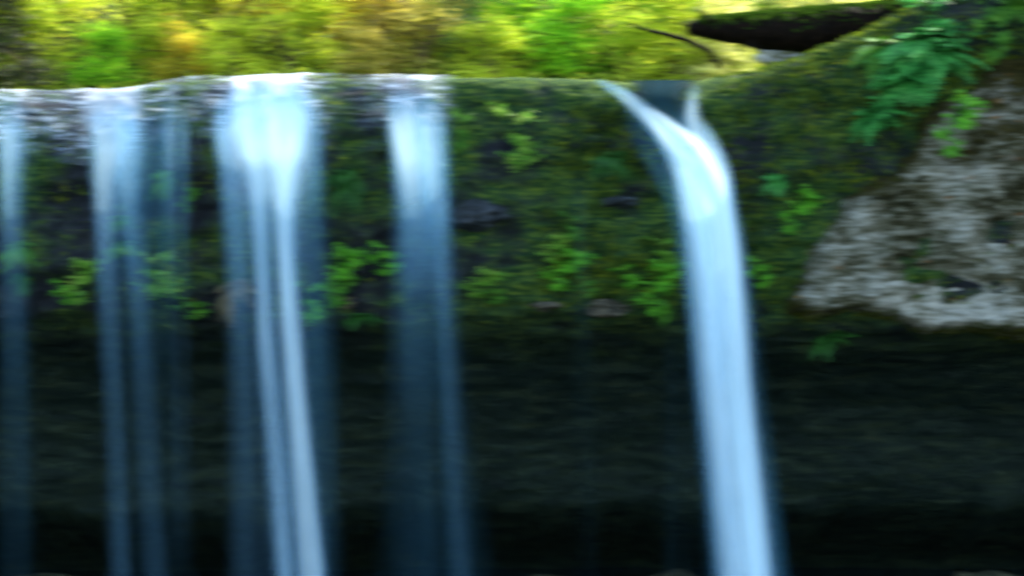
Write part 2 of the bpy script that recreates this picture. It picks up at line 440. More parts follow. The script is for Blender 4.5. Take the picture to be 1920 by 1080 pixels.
ov = np.stack([X, Yo, Z], -1).reshape(-1, 3); of = grid_faces(len(xs), len(zs))
outcrop = link("rock_outcrop", mesh("rock_outcrop", ov, of, attr={"mossy": (1 - smooth(-.05, .75, Z - botz) * smooth(0.2, -1.2, Z - topz) * smooth(xs[0] + .1, xs[0] + 1.8, X + .4 * fbm(Z * 1.2, 0, 0, 3, 79) + .6)).reshape(-1)}), M["outcrop"])
tag(outcrop, "pale grey rough rock face with moss stains on the bank right of the falls", "rock face")
BVH2 = BVHTree.FromPolygons([Vector(v) for v in ov], of.tolist())
def hit_any(px, py):
    a, na = hit(px, py); b, nb = hit(px, py, BVH2)
    if b is not None and (a is None or b.y < a.y): return b, nb
    return a, na

# ------------------------------------------------------------------ moss and leaf litter on the rock (stuff)
def leaf_cards(C, Nrm, size, droop=0.3, aspect=0.5, jitter=0.8):
    """one folded leaf (two triangles sharing the midrib) per centre"""
    n = len(C)
    r = rng.normal(size=(n, 3)); d = r - 0
    d[:, 2] -= droop * 2
    d = d / np.linalg.norm(d, axis=1, keepdims=True)
    nn = Nrm + jitter * rng.normal(size=(n, 3)); nn /= np.linalg.norm(nn, axis=1, keepdims=True)
    side = np.cross(d, nn); side /= np.linalg.norm(side, axis=1, keepdims=True) + 1e-9
    up = np.cross(side, d)
    s = np.asarray(size).reshape(-1, 1) * np.ones((n, 1))
    base = C - d * s * .5; tip = C + d * s * .5 - up * s * .12
    l = C + side * s * aspect * .5 + up * s * .08; rr = C - side * s * aspect * .5 + up * s * .08
    V = np.stack([base, l, tip, rr], 1).reshape(-1, 3)
    i = np.arange(n) * 4
    F = np.concatenate([np.stack([i, i + 1, i + 2], 1), np.stack([i, i + 2, i + 3], 1)])
    return V, F

def scatter_on(verts, faces, n, mask):
    q = verts[faces]
    e1 = q[:, 1] - q[:, 0]; e2 = q[:, 3] - q[:, 0]
    nr = np.cross(e1, e2); ar = np.linalg.norm(nr, axis=1) + 1e-9
    c = q.mean(1); w = ar * mask(c); w = w / w.sum()
    k = rng.choice(len(faces), n, p=w)
    uv = rng.random((n, 2, 1))
    p = q[k, 0] + e1[k] * uv[:, 0] + e2[k] * uv[:, 1]
    nm = nr[k] / ar[k][:, None]
    nm[nm[:, 1] > 0] *= -1
    return p, nm

def moss_mask(c):
    f = fbm(c[:, 0] * .7, c[:, 1] * .7, c[:, 2] * .7, 4, 91)
    x, z = c[:, 0], c[:, 2]
    m = smooth(-.15, .35, f) * smooth(-.7, .3, z) * smooth(0.05, -.15, z - lip(x) + .35 * (x < 3.9)) * (c[:, 1] < 1.2)
    m = np.where((x > -.9) & (x < 3.2), m * 1.6, np.where(x < -.9, m * .5, m))
    m = np.where(x > 3.9, m + .5 * smooth(1.2, 2.5, z) * (c[:, 1] < 1.2), m)
    return m
p, nm = scatter_on(cv, cf, 42000, moss_mask)
V, F = leaf_cards(p + nm * .02, nm, rng.uniform(.05, .16, len(p)), .7, .45)
tag(link("moss", mesh("moss", V, F), M["moss_tuft"]), "ragged dark green moss covering the cliff face", "moss", kind="stuff")

def grass_mask(c):
    x, z = c[:, 0], c[:, 2]
    return smooth(.5, .05, np.abs(z - lip(x) + .12)) * smooth(3.9, 4.6, x) * (c[:, 1] < 1.5)
p, nm = scatter_on(cv, cf, 9000, grass_mask)
V, F = leaf_cards(p + nm * .02, nm, rng.uniform(.06, .18, len(p)), .2, .35)
M["moss_bright"] = leaf_mat("sun_painted_moss", [(0.03, 0.06, 0.006), (0.09, 0.15, 0.010), (0.18, 0.25, 0.015)], 0.4, 1.2, 0.8)  # lighter moss colour carries the sun on the bank crest
tag(link("moss_edge", mesh("moss_edge", V, F), M["moss_bright"]), "yellow green moss along the crest of the right bank", "moss", kind="stuff")

p, nm = scatter_on(ov, of, 80, lambda c: np.clip(edge.reshape(-1)[of[:, 0]], 0, 1) * (c[:, 2] > -.4))
V, F = leaf_cards(p + nm * .03, nm, rng.uniform(.06, .13, len(p)), .0, .6, .4)
tag(link("fallen_leaves", mesh("fallen_leaves", V, F), M["litter"]), "rusty fallen leaves caught on the pale rock face", "leaves", kind="stuff")

at_m = np.empty(len(ov), np.float32); outcrop.data.attributes["mossy"].data.foreach_get("value", at_m)
def creep(c):
    k = at_m[of[:, 0]]
    return smooth(.25, .9, k + .5 * fbm(c[:, 0] * 1.3, 0, c[:, 2] * 1.8, 4, 95)) * (edge.reshape(-1)[of[:, 0]] > .04) + .02
p, nm = scatter_on(ov, of, 9000, creep)
V, F = leaf_cards(p + nm * .02, nm, rng.uniform(.04, .13, len(p)), .7, .45)
M["moss_creep"] = leaf_mat("olive_moss", [(0.006, 0.014, 0.003), (0.030, 0.045, 0.006), (0.085, 0.095, 0.012), (0.15, 0.14, 0.022)], 0.3, 1.4, 0.9, 0.05)
tag(link("moss_patch", mesh("moss_patch", V, F), M["moss_creep"]), "olive moss creeping over the edges of the pale rock face", "moss", kind="stuff")

# ------------------------------------------------------------------ waterfalls
def cinterp(t, ts, vs):
    """monotone-ish cubic (Catmull-Rom) through the points"""
    ts = np.asarray(ts, float); vs = np.asarray(vs, float)
    m = np.gradient(vs, ts)
    i = np.clip(np.searchsorted(ts, t) - 1, 0, len(ts) - 2)
    h = ts[i + 1] - ts[i]; u = (t - ts[i]) / h
    return ((2 * u**3 - 3 * u**2 + 1) * vs[i] + (u**3 - 2 * u**2 + u) * h * m[i] + (-2 * u**3 + 3 * u**2) * vs[i + 1] + (u**3 - u**2) * h * m[i + 1])

def stream(name, pts, parent, mat, bulge=.18, power=2.0, nu=19, nv=150, seed=0, level=False, bottom=1310):
    """pts: (photo x, photo y, photo width, depth y, density) down the middle of a stream; built at its own depth as one curved body of
    water with a front and a back skin"""
    pts = np.array(pts, float)
    if pts[0, 4] == 0 and pts[0, 1] < 235 and pts[0, 0] < 1000: pts[0, 1] -= 38; pts[1, 1] -= 12
    if pts[-1, 1] > 1000 and pts[-1, 1] < bottom:            # carry on into the pool
        a, b = pts[-2], pts[-1]
        e = b + (b - a) * (bottom - b[1]) / max(1, (b[1] - a[1])); e[2] = b[2] * 1.08; e[3] = b[3]; e[4] = b[4]
        pts = np.vstack([pts, e])
    t = np.concatenate([[0], np.cumsum(np.hypot(np.diff(pts[:, 0]), np.diff(pts[:, 1])))])
    tt = np.linspace(0, t[-1], nv)
    px, py, w, yd, de = [cinterp(tt, t, pts[:, k]) for k in range(5)]
    de = np.clip(np.interp(tt, t, pts[:, 4]), 0, 3)
    cx, cz = wx(px, yd), wz(py, yd)
    ww = np.maximum(w, 2) / PPM * (CAM_D + yd) / CAM_D
    # sideways direction in the picture plane, square to the flow
    tx, tz = np.gradient(cx), np.gradient(cz); l = np.hypot(tx, tz); sx, sz = (np.ones(nv), np.zeros(nv)) if level else (-tz / l, tx / l)
    u = np.linspace(-1, 1, nu)
    VV, UU, DD, off, FF = [], [], [], 0, []
    for sgn in (-1, 1):
        U, K = np.meshgrid(u, np.arange(nv))
        wob = 1 + .07 * fbm(U * 1.2 + seed, K / nv * 3, seed, 2, 100 + seed)
        X = cx[K] + sx[K] * U * ww[K] * .5 * wob
        Z = cz[K] + sz[K] * U * ww[K] * .5 * wob
        th = np.minimum(bulge, ww[K] * .45)
        Y = yd[K] + sgn * th * np.sqrt(np.clip(1 - U**2, 0, 1)) + .05 * fbm(U * 3 + seed, K / nv * 2, sgn, 2, 200 + seed)
        E = np.clip(1 - np.abs(U) ** power, 0, 1) ** 1.2
        VV.append(np.stack([X, Y, Z], -1).reshape(-1, 3))
        UU.append(np.stack([U * ww[K] * .5 + seed * 3.7, tt[K] / PPM + sgn * 5 + seed], -1).reshape(-1, 2))
        DD.append((de[K] * E * (1.0 if sgn < 0 else .7)).reshape(-1))
        f = grid_faces(nu, nv)
        FF.append(f + off); off += nu * nv
    return link(name, mesh(name, np.concatenate(VV), np.concatenate(FF), True, np.concatenate(UU), {"flow": np.concatenate(DD)}), mat, parent)

def crest(parent, px0, px1, dens, s0=.12, s1=.33, seed=0, off=.05):
    """white water hugging the lip; dens(px, s01) -> density"""
    xs = np.linspace(wx(px0), wx(px1), max(24, int((px1 - px0) / 3))); ss = np.linspace(s0, s1, 46)
    # sample the real cliff surface
    gi = np.interp(ss, SS, np.arange(len(SS))); gj = np.interp(xs, XS, np.arange(len(XS)))
    def samp(A):
        i0 = np.clip(gi.astype(int), 0, len(SS) - 2); fi = (gi - i0)[:, None]; j0 = np.clip(gj.astype(int), 0, len(XS) - 2); fj = (gj - j0)[None]
        return (A[i0][:, j0] * (1 - fi) * (1 - fj) + A[i0 + 1][:, j0] * fi * (1 - fj) + A[i0][:, j0 + 1] * (1 - fi) * fj + A[i0 + 1][:, j0 + 1] * fi * fj)
    X, Y, Z = samp(CX), samp(CY), samp(CZ)
    v = ((ss - s0) / (s1 - s0))[:, None] * np.ones_like(X)
    T = off * (1 + 2.5 * v) + .03 * fbm(X * 3, v * 6, seed, 3, 300 + seed)
    Y = Y - T * (0.3 + .7 * smooth(.0, .5, v)); Z = Z + T * .7 * (1 - smooth(.2, .8, v))
    u = np.linspace(0, 1, len(xs))[None] * np.ones_like(X)
    D = dens(X * PPM + 960, v) * (.04 + .96 * smooth(.08, .42, v)) * smooth(0, .06, u) * smooth(1, .94, u) * smooth(1.02, .72, v + .16 * fbm(X * 2.5, v * 2, seed, 3, 333))
    UV = np.stack([X, v * 1.6 + seed], -1).reshape(-1, 2)
    return link("crest", mesh("crest", np.stack([X, Y, Z], -1).reshape(-1, 3), grid_faces(len(xs), len(ss)), True, UV, {"flow": D.reshape(-1)}), M["water_crest"], parent)

def fall(x_px, label):
    return tag(empty("waterfall", (wx(x_px), -1.0, -7.0)), label, "waterfall", "waterfalls over the mossy ledge")
def keep_world(root):
    bpy.context.view_layer.update()
    for c in root.children: c.matrix_parent_inverse = root.matrix_world.inverted()

def band(px, a, b, soft=20): return smooth(a - soft, a + soft, px) * smooth(b + soft, b - soft, px)

# far left, faint
A = fall(30, "faint narrow waterfall cut by the left edge of the photo")
crest(A, -260, 150, lambda px, v: (.42 + .3 * v) * (1 - .4 * smooth(60, 110, px)) + .5 * band(px, -8, 52, 16), seed=1)
stream("strand", [(20, 215, 60, -.75, .0), (22, 262, 58, -1.0, .50), (22, 320, 46, -1.12, .42), (25, 500, 46, -1.25, .10), (28, 760, 50, -1.35, .018), (32, 1080, 60, -1.4, .008)], A, M["water"], seed=1)
stream("veil", [(15, 225, 110, -.85, .0), (18, 290, 105, -1.1, .10), (24, 560, 90, -1.3, .04), (30, 1080, 95, -1.45, .02)], A, M["water_thin"], bulge=.08, seed=2)
keep_world(A)

# second, two blue legs
B = fall(240, "waterfall of two dim blue legs, second from the left")
crest(B, 60, 352, lambda px, v: 1.0 * band(px, 140, 300, 50) * (.35 + .65 * smooth(.05, .5, v)) + .34 * band(px, 60, 345, 20), seed=3)
stream("strand", [(212, 225, 90, -.7, .0), (210, 262, 84, -.98, .80), (202, 330, 62, -1.1, .62), (200, 450, 44, -1.2, .36), (206, 600, 42, -1.28, .13), (214, 760, 42, -1.35, .09), (226, 1080, 46, -1.4, .08)], B, M["water"], seed=3)
stream("strand", [(238, 228, 60, -.7, .0), (242, 268, 56, -.98, .50), (248, 400, 44, -1.2, .24), (266, 600, 52, -1.28, .09), (274, 780, 52, -1.34, .06), (292, 1080, 56, -1.4, .06)], B, M["water"], seed=4)
stream("veil", [(262, 222, 180, -.8, .0), (262, 275, 200, -1.1, .26), (265, 380, 190, -1.25, .22), (262, 560, 170, -1.36, .07), (270, 700, 170, -1.4, .02), (285, 1080, 170, -1.45, .010)], B, M["water_thin"], bulge=.10, power=2.4, seed=5)
stream("thread", [(318, 215, 22, -.75, .0), (320, 265, 18, -1.0, .40), (322, 420, 10, -1.15, .30), (326, 560, 9, -1.2, .09), (335, 1080, 22, -1.3, .004)], B, M["water"], seed=6)
stream("thread", [(344, 225, 16, -.75, .0), (345, 265, 12, -1.0, .28), (346, 420, 8, -1.15, .24), (348, 560, 8, -1.2, .06), (352, 1080, 16, -1.3, .003)], B, M["water"], seed=7)
keep_world(B)

# third, the broad bright one
C3 = fall(520, "broad bright white waterfall with three streaming legs, third from the left")
crest(C3, 300, 652, lambda px, v: 1.1 * band(px, 425, 585, 38) * (.40 + .7 * smooth(.0, .42, v)) + .34 * band(px, 320, 640, 22), seed=8, off=.07)
stream("strand", [(420, 225, 50, -.75, .0), (425, 265, 50, -1.0, .42), (438, 420, 50, -1.15, .22), (448, 640, 54, -1.3, .075), (455, 1080, 60, -1.4, .05)], C3, M["water"], seed=8)
stream("strand", [(470, 190, 80, -.65, .0), (476, 240, 78, -.98, 1.1), (484, 330, 56, -1.12, .90), (490, 450, 38, -1.25, .58), (500, 640, 42, -1.34, .60), (514, 800, 46, -1.38, .50), (538, 1080, 54, -1.45, .42)], C3, M["water"], seed=9)
stream("strand", [(540, 190, 84, -.68, .0), (540, 240, 82, -1.0, 1.2), (534, 330, 60, -1.16, 1.0), (536, 450, 42, -1.3, .92), (548, 640, 46, -1.4, .92), (564, 830, 48, -1.45, .88), (586, 1080, 58, -1.5, .80)], C3, M["water"], seed=10)
stream("curtain", [(506, 195, 190, -.7, .0), (506, 250, 200, -1.05, 1.15), (510, 320, 200, -1.2, .62), (512, 400, 200, -1.28, .34), (522, 560, 200, -1.4, .11), (534, 780, 200, -1.45, .045), (552, 1080, 190, -1.5, .035)], C3, M["water"], bulge=.16, power=2.6, nu=31, seed=11)
stream("veil", [(590, 225, 40, -.75, .0), (592, 290, 44, -1.1, .22), (600, 560, 66, -1.35, .07), (606, 1080, 80, -1.4, .05)], C3, M["water_thin"], bulge=.08, seed=12)
keep_world(C3)

# fourth
D4 = fall(800, "pale waterfall fading to a blue veil, fourth from the left in mid cliff")
crest(D4, 640, 862, lambda px, v: (.95 * band(px, 685 + 60 * v, 832, 24) * (.45 + .6 * smooth(0, .5, v)) + .20 * band(px, 650, 850, 20)), seed=13)
stream("strand", [(752, 205, 60, -.7, .0), (762, 245, 72, -.98, .90), (776, 300, 88, -1.1, .82), (784, 400, 94, -1.22, .32), (778, 560, 100, -1.32, .06), (776, 780, 110, -1.4, .015), (790, 1080, 120, -1.45, .01)], D4, M["water"], power=2.2, seed=13)
stream("strand", [(802, 205, 50, -.72, .0), (808, 255, 56, -1.0, .66), (818, 350, 50, -1.14, .56), (826, 450, 46, -1.25, .26), (836, 620, 40, -1.34, .12), (850, 820, 44, -1.4, .075), (866, 1080, 50, -1.45, .055)], D4, M["water"], seed=14)
stream("veil", [(786, 215, 110, -.78, .0), (790, 280, 116, -1.1, .34), (796, 560, 150, -1.36, .09), (802, 760, 170, -1.42, .045), (820, 1080, 240, -1.5, .045)], D4, M["water_thin"], bulge=.12, power=2.2, nu=27, seed=15)
keep_world(D4)

# fifth, the solid jet that leaps to the right
E5 = fall(1350, "solid white jet of water arching to the right, rightmost waterfall")
stream("strand", [(1120, 152, 14, -.05, .20), (1160, 172, 24, -.40, .40), (1200, 205, 38, -.70, .62), (1248, 246, 56, -1.0, .95), (1290, 292, 88, -1.3, 1.35), (1318, 350, 108, -1.5, 1.9), (1334, 430, 116, -1.65, 1.75), (1348, 560, 122, -1.8, 1.2),
                  (1364, 750, 120, -1.95, 1.05), (1387, 960, 126, -2.05, .95), (1399, 1080, 128, -2.1, .92)], E5, M["water"], bulge=.34, power=2.4, nu=27, nv=190, seed=16)
stream("strand", [(1303, 160, 16, -.22, .10), (1297, 188, 24, -.55, .38), (1294, 218, 38, -.85, .42), (1312, 268, 62, -1.18, .75), (1338, 330, 66, -1.45, 1.1), (1352, 420, 56, -1.62, 1.0), (1362, 560, 60, -1.95, .95),
                  (1380, 750, 60, -2.1, .95), (1402, 960, 62, -2.2, .95), (1415, 1080, 64, -2.25, .95)], E5, M["water"], bulge=.2, power=2.2, seed=17)
stream("strand", [(1262, 262, 30, -1.25, .0), (1288, 310, 44, -1.55, .9), (1304, 380, 52, -1.8, 1.2), (1318, 480, 50, -1.95, .9), (1334, 620, 44, -2.1, .5), (1352, 800, 40, -2.2, .3), (1376, 1080, 40, -2.3, .25)], E5, M["water"], bulge=.12, power=2.0, seed=22)
stream("veil", [(1200, 175, 90, -.55, .0), (1228, 235, 110, -.85, .20), (1290, 330, 130, -1.3, .22), (1340, 520, 150, -1.7, .16), (1368, 780, 156, -1.9, .16), (1400, 1080, 170, -2.1, .18)], E5, M["water_thin"], bulge=.25, power=3, nu=27, seed=18)
stream("chute", [(1244, 151, 150, -.12, .98), (1245, 160, 122, -.30, .95), (1243, 172, 104, -.58, .85), (1256, 200, 84, -.84, .60), (1276, 235, 60, -1.05, .45), (1300, 290, 44, -1.72, .0)], E5,
       water_mat("dark_sliding_water", (4, .4), .3, .6, .95, (0.010, 0.034, 0.042), thin=(0.010, 0.034, 0.042), spec=0.01), bulge=.05, power=3, nv=40, seed=19, level=True)
keep_world(E5)

# thin threads dripping from the moss between the falls
DR = tag(empty("trickle", (wx(1100), -.9, -7)), "thin dripping trickle on the moss left of the rightmost waterfall", "trickle")
stream("thread", [(1088, 330, 30, -.9, .0), (1090, 370, 34, -1.05, .045), (1092, 460, 36, -1.1, .035), (1095, 640, 44, -1.1, .010), (1098, 1080, 60, -1.1, .006)], DR, M["water_thin"], bulge=.05, seed=20)
stream("thread", [(1268, 560, 40, -.9, .0), (1268, 660, 50, -1.0, .015), (1270, 1080, 70, -1.1, .015)], DR, M["water_thin"], bulge=.05, seed=21)
keep_world(DR)

# ------------------------------------------------------------------ rocks
def rock_mesh(name, seed, flat=.7, n=28):
    th = np.linspace(0, np.pi, n); ph = np.linspace(0, 2 * np.pi, n * 2, endpoint=False)
    Pp, T = np.meshgrid(ph, th)
    x, y, z = np.sin(T) * np.cos(Pp), np.sin(T) * np.sin(Pp), np.cos(T)
    r = 1 + .6 * fbm(x * 1.3, y * 1.3, z * 1.3, 4, seed) - .45 * np.abs(fbm(x * 2.4, y * 2.4, z * 2.4, 4, seed + 5)) + .10 * fbm(x * 7, y * 7, z * 7, 3, seed + 9)
    return mesh(name, np.stack([x * r, y * r, z * r * flat], -1).reshape(-1, 3), grid_faces(n * 2, n, True))

def rock_at(px, py, wpx, hpx, mat, name, label, cat, depth_in=.3, y=None, seed=1):
    if y is None:
        h, _ = hit_any(px, py); y = h.y
    s = wpx / PPM * .5; f = hpx / wpx
    o = link(name, rock_mesh(name, seed, f), mat, None, (wx(px, y), y + s * .25 * depth_in, wz(py, y)))
    o.scale = (s, s * .8, s)
    return tag(o, label, cat)
rock_at(1135, 577, 92, 34, M["stone_tan"], "stone", "tan stone jutting from the cliff under the green plants left of the rightmost fall", "stone", seed=11)
rock_at(1020, 573, 56, 24, M["stone_tan"], "stone", "small grey brown stone on the overhang edge between lime plant and pale tufts", "stone", seed=17)
rock_at(900, 405, 120, 60, M["stone_blue"], "stone", "wet blue grey stone set in the cliff right of the fourth fall", "stone", seed=23)
rock_at(1165, 380, 70, 26, M["stone_blue"], "stone", "flat lilac grey stone in the dark moss left of the jet", "stone", seed=29)
for i, (px, py, w, h, y, lab) in enumerate([
        (1270, 1128, 240, 96, 2.0, "mossy boulder at the foot of the solid white jet"),
        (1850, 1118, 150, 84, 1.2, "mossy boulder in the dark cave mouth at the lower right corner"),
        (70, 1132, 330, 100, 2.4, "long low boulder at the foot of the faint left fall"),
        (1010, 1127, 200, 94, 2.8, "low boulder in the dark between the fourth fall and the jet"),
        (380, 1127, 180, 90, 2.9, "low boulder between the two dim blue legs and the bright fall")]):
    rock_at(px, py, w, h, M["boulder"], "boulder", lab, "boulder", y=y, seed=40 + i * 7)
    bl = SC.objects[-1]
# made-up pale boulder, standing in for the bright gap under the log
rock_at(1474, 106, 130, 56, M["gap_pale"], "boulder", "pale made-up boulder filling the bright gap under the fallen log", "boulder", y=3.6, seed=91)

# ------------------------------------------------------------------ tubes (logs, trunks, limbs)
def tube_arrays(path, radii, nseg=10, rough=0.0, seed=0, cap=True):
    path = np.asarray(path, float); radii = np.asarray(radii, float); n = len(path)
    tg = np.gradient(path, axis=0); tg /= np.linalg.norm(tg, axis=1, keepdims=True)
    ref = np.array([0.31, 0.2, 0.93]) if abs(tg[0, 2]) < .8 else np.array([1.0, .1, 0])
    a = np.cross(tg, ref); a /= np.linalg.norm(a, axis=1, keepdims=True); b = np.cross(tg, a)
    th = np.linspace(0, 2 * np.pi, nseg, endpoint=False)
    V = path[:, None] + (a[:, None] * np.cos(th)[None, :, None] + b[:, None] * np.sin(th)[None, :, None]) * radii[:, None, None]
    if rough:
        d = fbm(V[..., 0] * 3, V[..., 1] * 3, V[..., 2] * 3, 4, seed)
        V = V + (V - path[:, None]) * d[..., None] * rough
    V = V.reshape(-1, 3); F = grid_faces(nseg, n, True).tolist()
    if cap:
        F.append(list(range(nseg))[::-1]); F.append(list(range((n - 1) * nseg, n * nseg)))
    return V, F

def join_arrays(parts):
    VV, FF, o = [], [], 0
    for V, F in parts:
        VV.append(V); FF += [[i + o for i in f] for f in F]; o += len(V)
    return np.concatenate(VV), FF

# fallen log over the stream
LY = 1.6
log_c = [(1288, 54), (1310, 50), (1360, 53), (1430, 55), (1500, 56), (1560, 50), (1620, 40), (1700, 26), (1780, 14)]
log_r = [9, 17, 25, 34, 42, 42, 37, 34, 32]
tt = np.linspace(0, len(log_c) - 1, 60)
lp = np.stack([wx(np.interp(tt, range(9), [c[0] for c in log_c]), LY), LY + tt * .06, wz(np.interp(tt, range(9), [c[1] for c in log_c]), LY)], 1)
LOG = tag(empty("fallen_log", (lp[-1][0], LY, lp[-1][2])), "dark rotten fallen log jutting from the right bank over the stream", "log")
V, F = tube_arrays(lp, np.interp(tt, range(9), log_r) / PPM * 1.05, 22, .22, 3)
link("trunk", mesh("log_trunk", V, F), M["bark"], LOG)
k = 3600; ti = rng.uniform(.9, 8.0, k)
c = np.stack([np.interp(ti, tt, lp[:, j]) for j in range(3)], 1); rr = np.interp(ti, range(9), log_r) / PPM
ang = rng.normal(.2, .5, k); c[:, 1] -= np.sin(ang) * rr * 1.1; c[:, 2] += np.cos(ang) * rr * 1.12
V, F = leaf_cards(c, np.tile([0, -.4, 1.0], (k, 1)), rng.uniform(.05, .13, k), .3, .5)
link("moss", mesh("log_moss", V, F), M["log_moss"], LOG)
for stub in ([(1330, 42), (1322, 30), (1310, 22)], [(1405, 78), (1418, 92), (1424, 100)]):
    sp = np.array([(wx(a, LY - .1), LY - .1 - .06 * i, wz(b, LY - .1)) for i, (a, b) in enumerate(stub)])
    V, F = tube_arrays(sp, [.07, .05, .03], 8, .15); link("branch_stub", mesh("branch_stub", V, F), M["bark"], LOG)
keep_world(LOG)
bp = np.array([(wx(a, 1.9), 1.9, wz(b, 1.9)) for a, b in [(1180, 44), (1215, 57), (1255, 66), (1290, 76), (1330, 96), (1352, 128)]])
V, F = tube_arrays(bp, [.025, .04, .05, .06, .065, .07], 8, .2)
tag(link("dead_branch", mesh("dead_branch", V, F), M["bark"]), "thin dead branch leaning out of the stream past the tip of the log", "branch")

# ------------------------------------------------------------------ trees and shrubs behind the stream
def tree_parts(seed, h=3.4, spread=1.5, n_leaf=5600, leaf=.105, layers=True, conifer=False):
    r = np.random.default_rng(seed)
    tubes, cents = [], []
    nst = 1 if conifer else r.integers(2, 4)
    for s in range(nst):
        az = r.uniform(0, 6.28); lean = r.uniform(.05, .35) * (0 if conifer else 1)
        k = np.linspace(0, 1, 9)
        st = np.stack([np.cos(az) * lean * h * k**1.5 + .05 * np.sin(k * 6 + s), np.sin(az) * lean * h * k**1.5, h * k * r.uniform(.85, 1.0)], 1)
        tubes.append(tube_arrays(st, .075 * h / 3.4 * (1 - k * .85) + .01, 7, .1, seed + s))
        for b in range(18 if conifer else 10):
            f = r.uniform(.12, .97); p0 = np.array([np.interp(f, k, st[:, j]) for j in range(3)])
            a2 = r.uniform(0, 6.28); L = spread * (1.05 - f * (.95 if conifer else .45)) * r.uniform(.6, 1.1)
            rise = -.35 if conifer else r.uniform(.05, .5)
            q = np.linspace(0, 1, 6)
            br = p0 + np.stack([np.cos(a2) * L * q, np.sin(a2) * L * q, L * (rise * q - (.25 * q * q))], 1)
            tubes.append(tube_arrays(br, .028 * (1 - q * .8) + .004, 5, 0))
            for _ in range(9):
                g = r.uniform(.3, 1.05); cents.append(np.array([np.interp(g, q, br[:, j]) for j in range(3)]) + r.normal(0, .20, 3))
    cents = np.array(cents)
    per = n_leaf // len(cents) + 1
    C = np.repeat(cents, per, 0)
    sig = np.array([.24, .24, .08]) if layers else np.array([.16, .16, .14])
    C = C + r.normal(0, 1, C.shape) * sig * r.uniform(.7, 1.3, (len(C), 1))
    nn = np.tile([0, 0, 1.0], (len(C), 1)) + r.normal(0, .35, C.shape)
    V, F = leaf_cards(C, nn, r.uniform(.6, 1.3, len(C)) * leaf, .15, .28 if conifer else .75, .35)
    return join_arrays(tubes), (V, F)

VAR = {}
for key, kw in {"maple": [dict(seed=s) for s in (1, 2, 3, 4)], "conifer": [dict(seed=s, h=5.0, spread=1.7, n_leaf=9000, leaf=.14, conifer=True) for s in (11, 12)]}.items():
    for i, a in enumerate(kw):
        (tv, tf), (lv, lf) = tree_parts(**a)
        VAR[key, i] = (mesh(key + "_trunk", tv, tf), lv, lf)
CROWN = {}
def plant_tree(px, y, kind, var, mat, scale, label, name, cat, group, dz=0.0):
    x = wx(px, y)
    r = empty(name, (x, y, float(hill_z(x, y)) - .1 + dz), (0, 0, random.uniform(0, 6.28)), scale)
    tm, lv, lf = VAR[kind, var]
    t = link("trunk", tm, None, r)
    if not tm.materials: tm.materials.append(M["bark_brown"])
    key = (kind, var, mat)
    if key not in CROWN:
        CROWN[key] = mesh(name + "_crown", lv, lf); CROWN[key].materials.append(M[mat])
    link("crown", CROWN[key], None, r)
    return tag(r, label, cat, group)

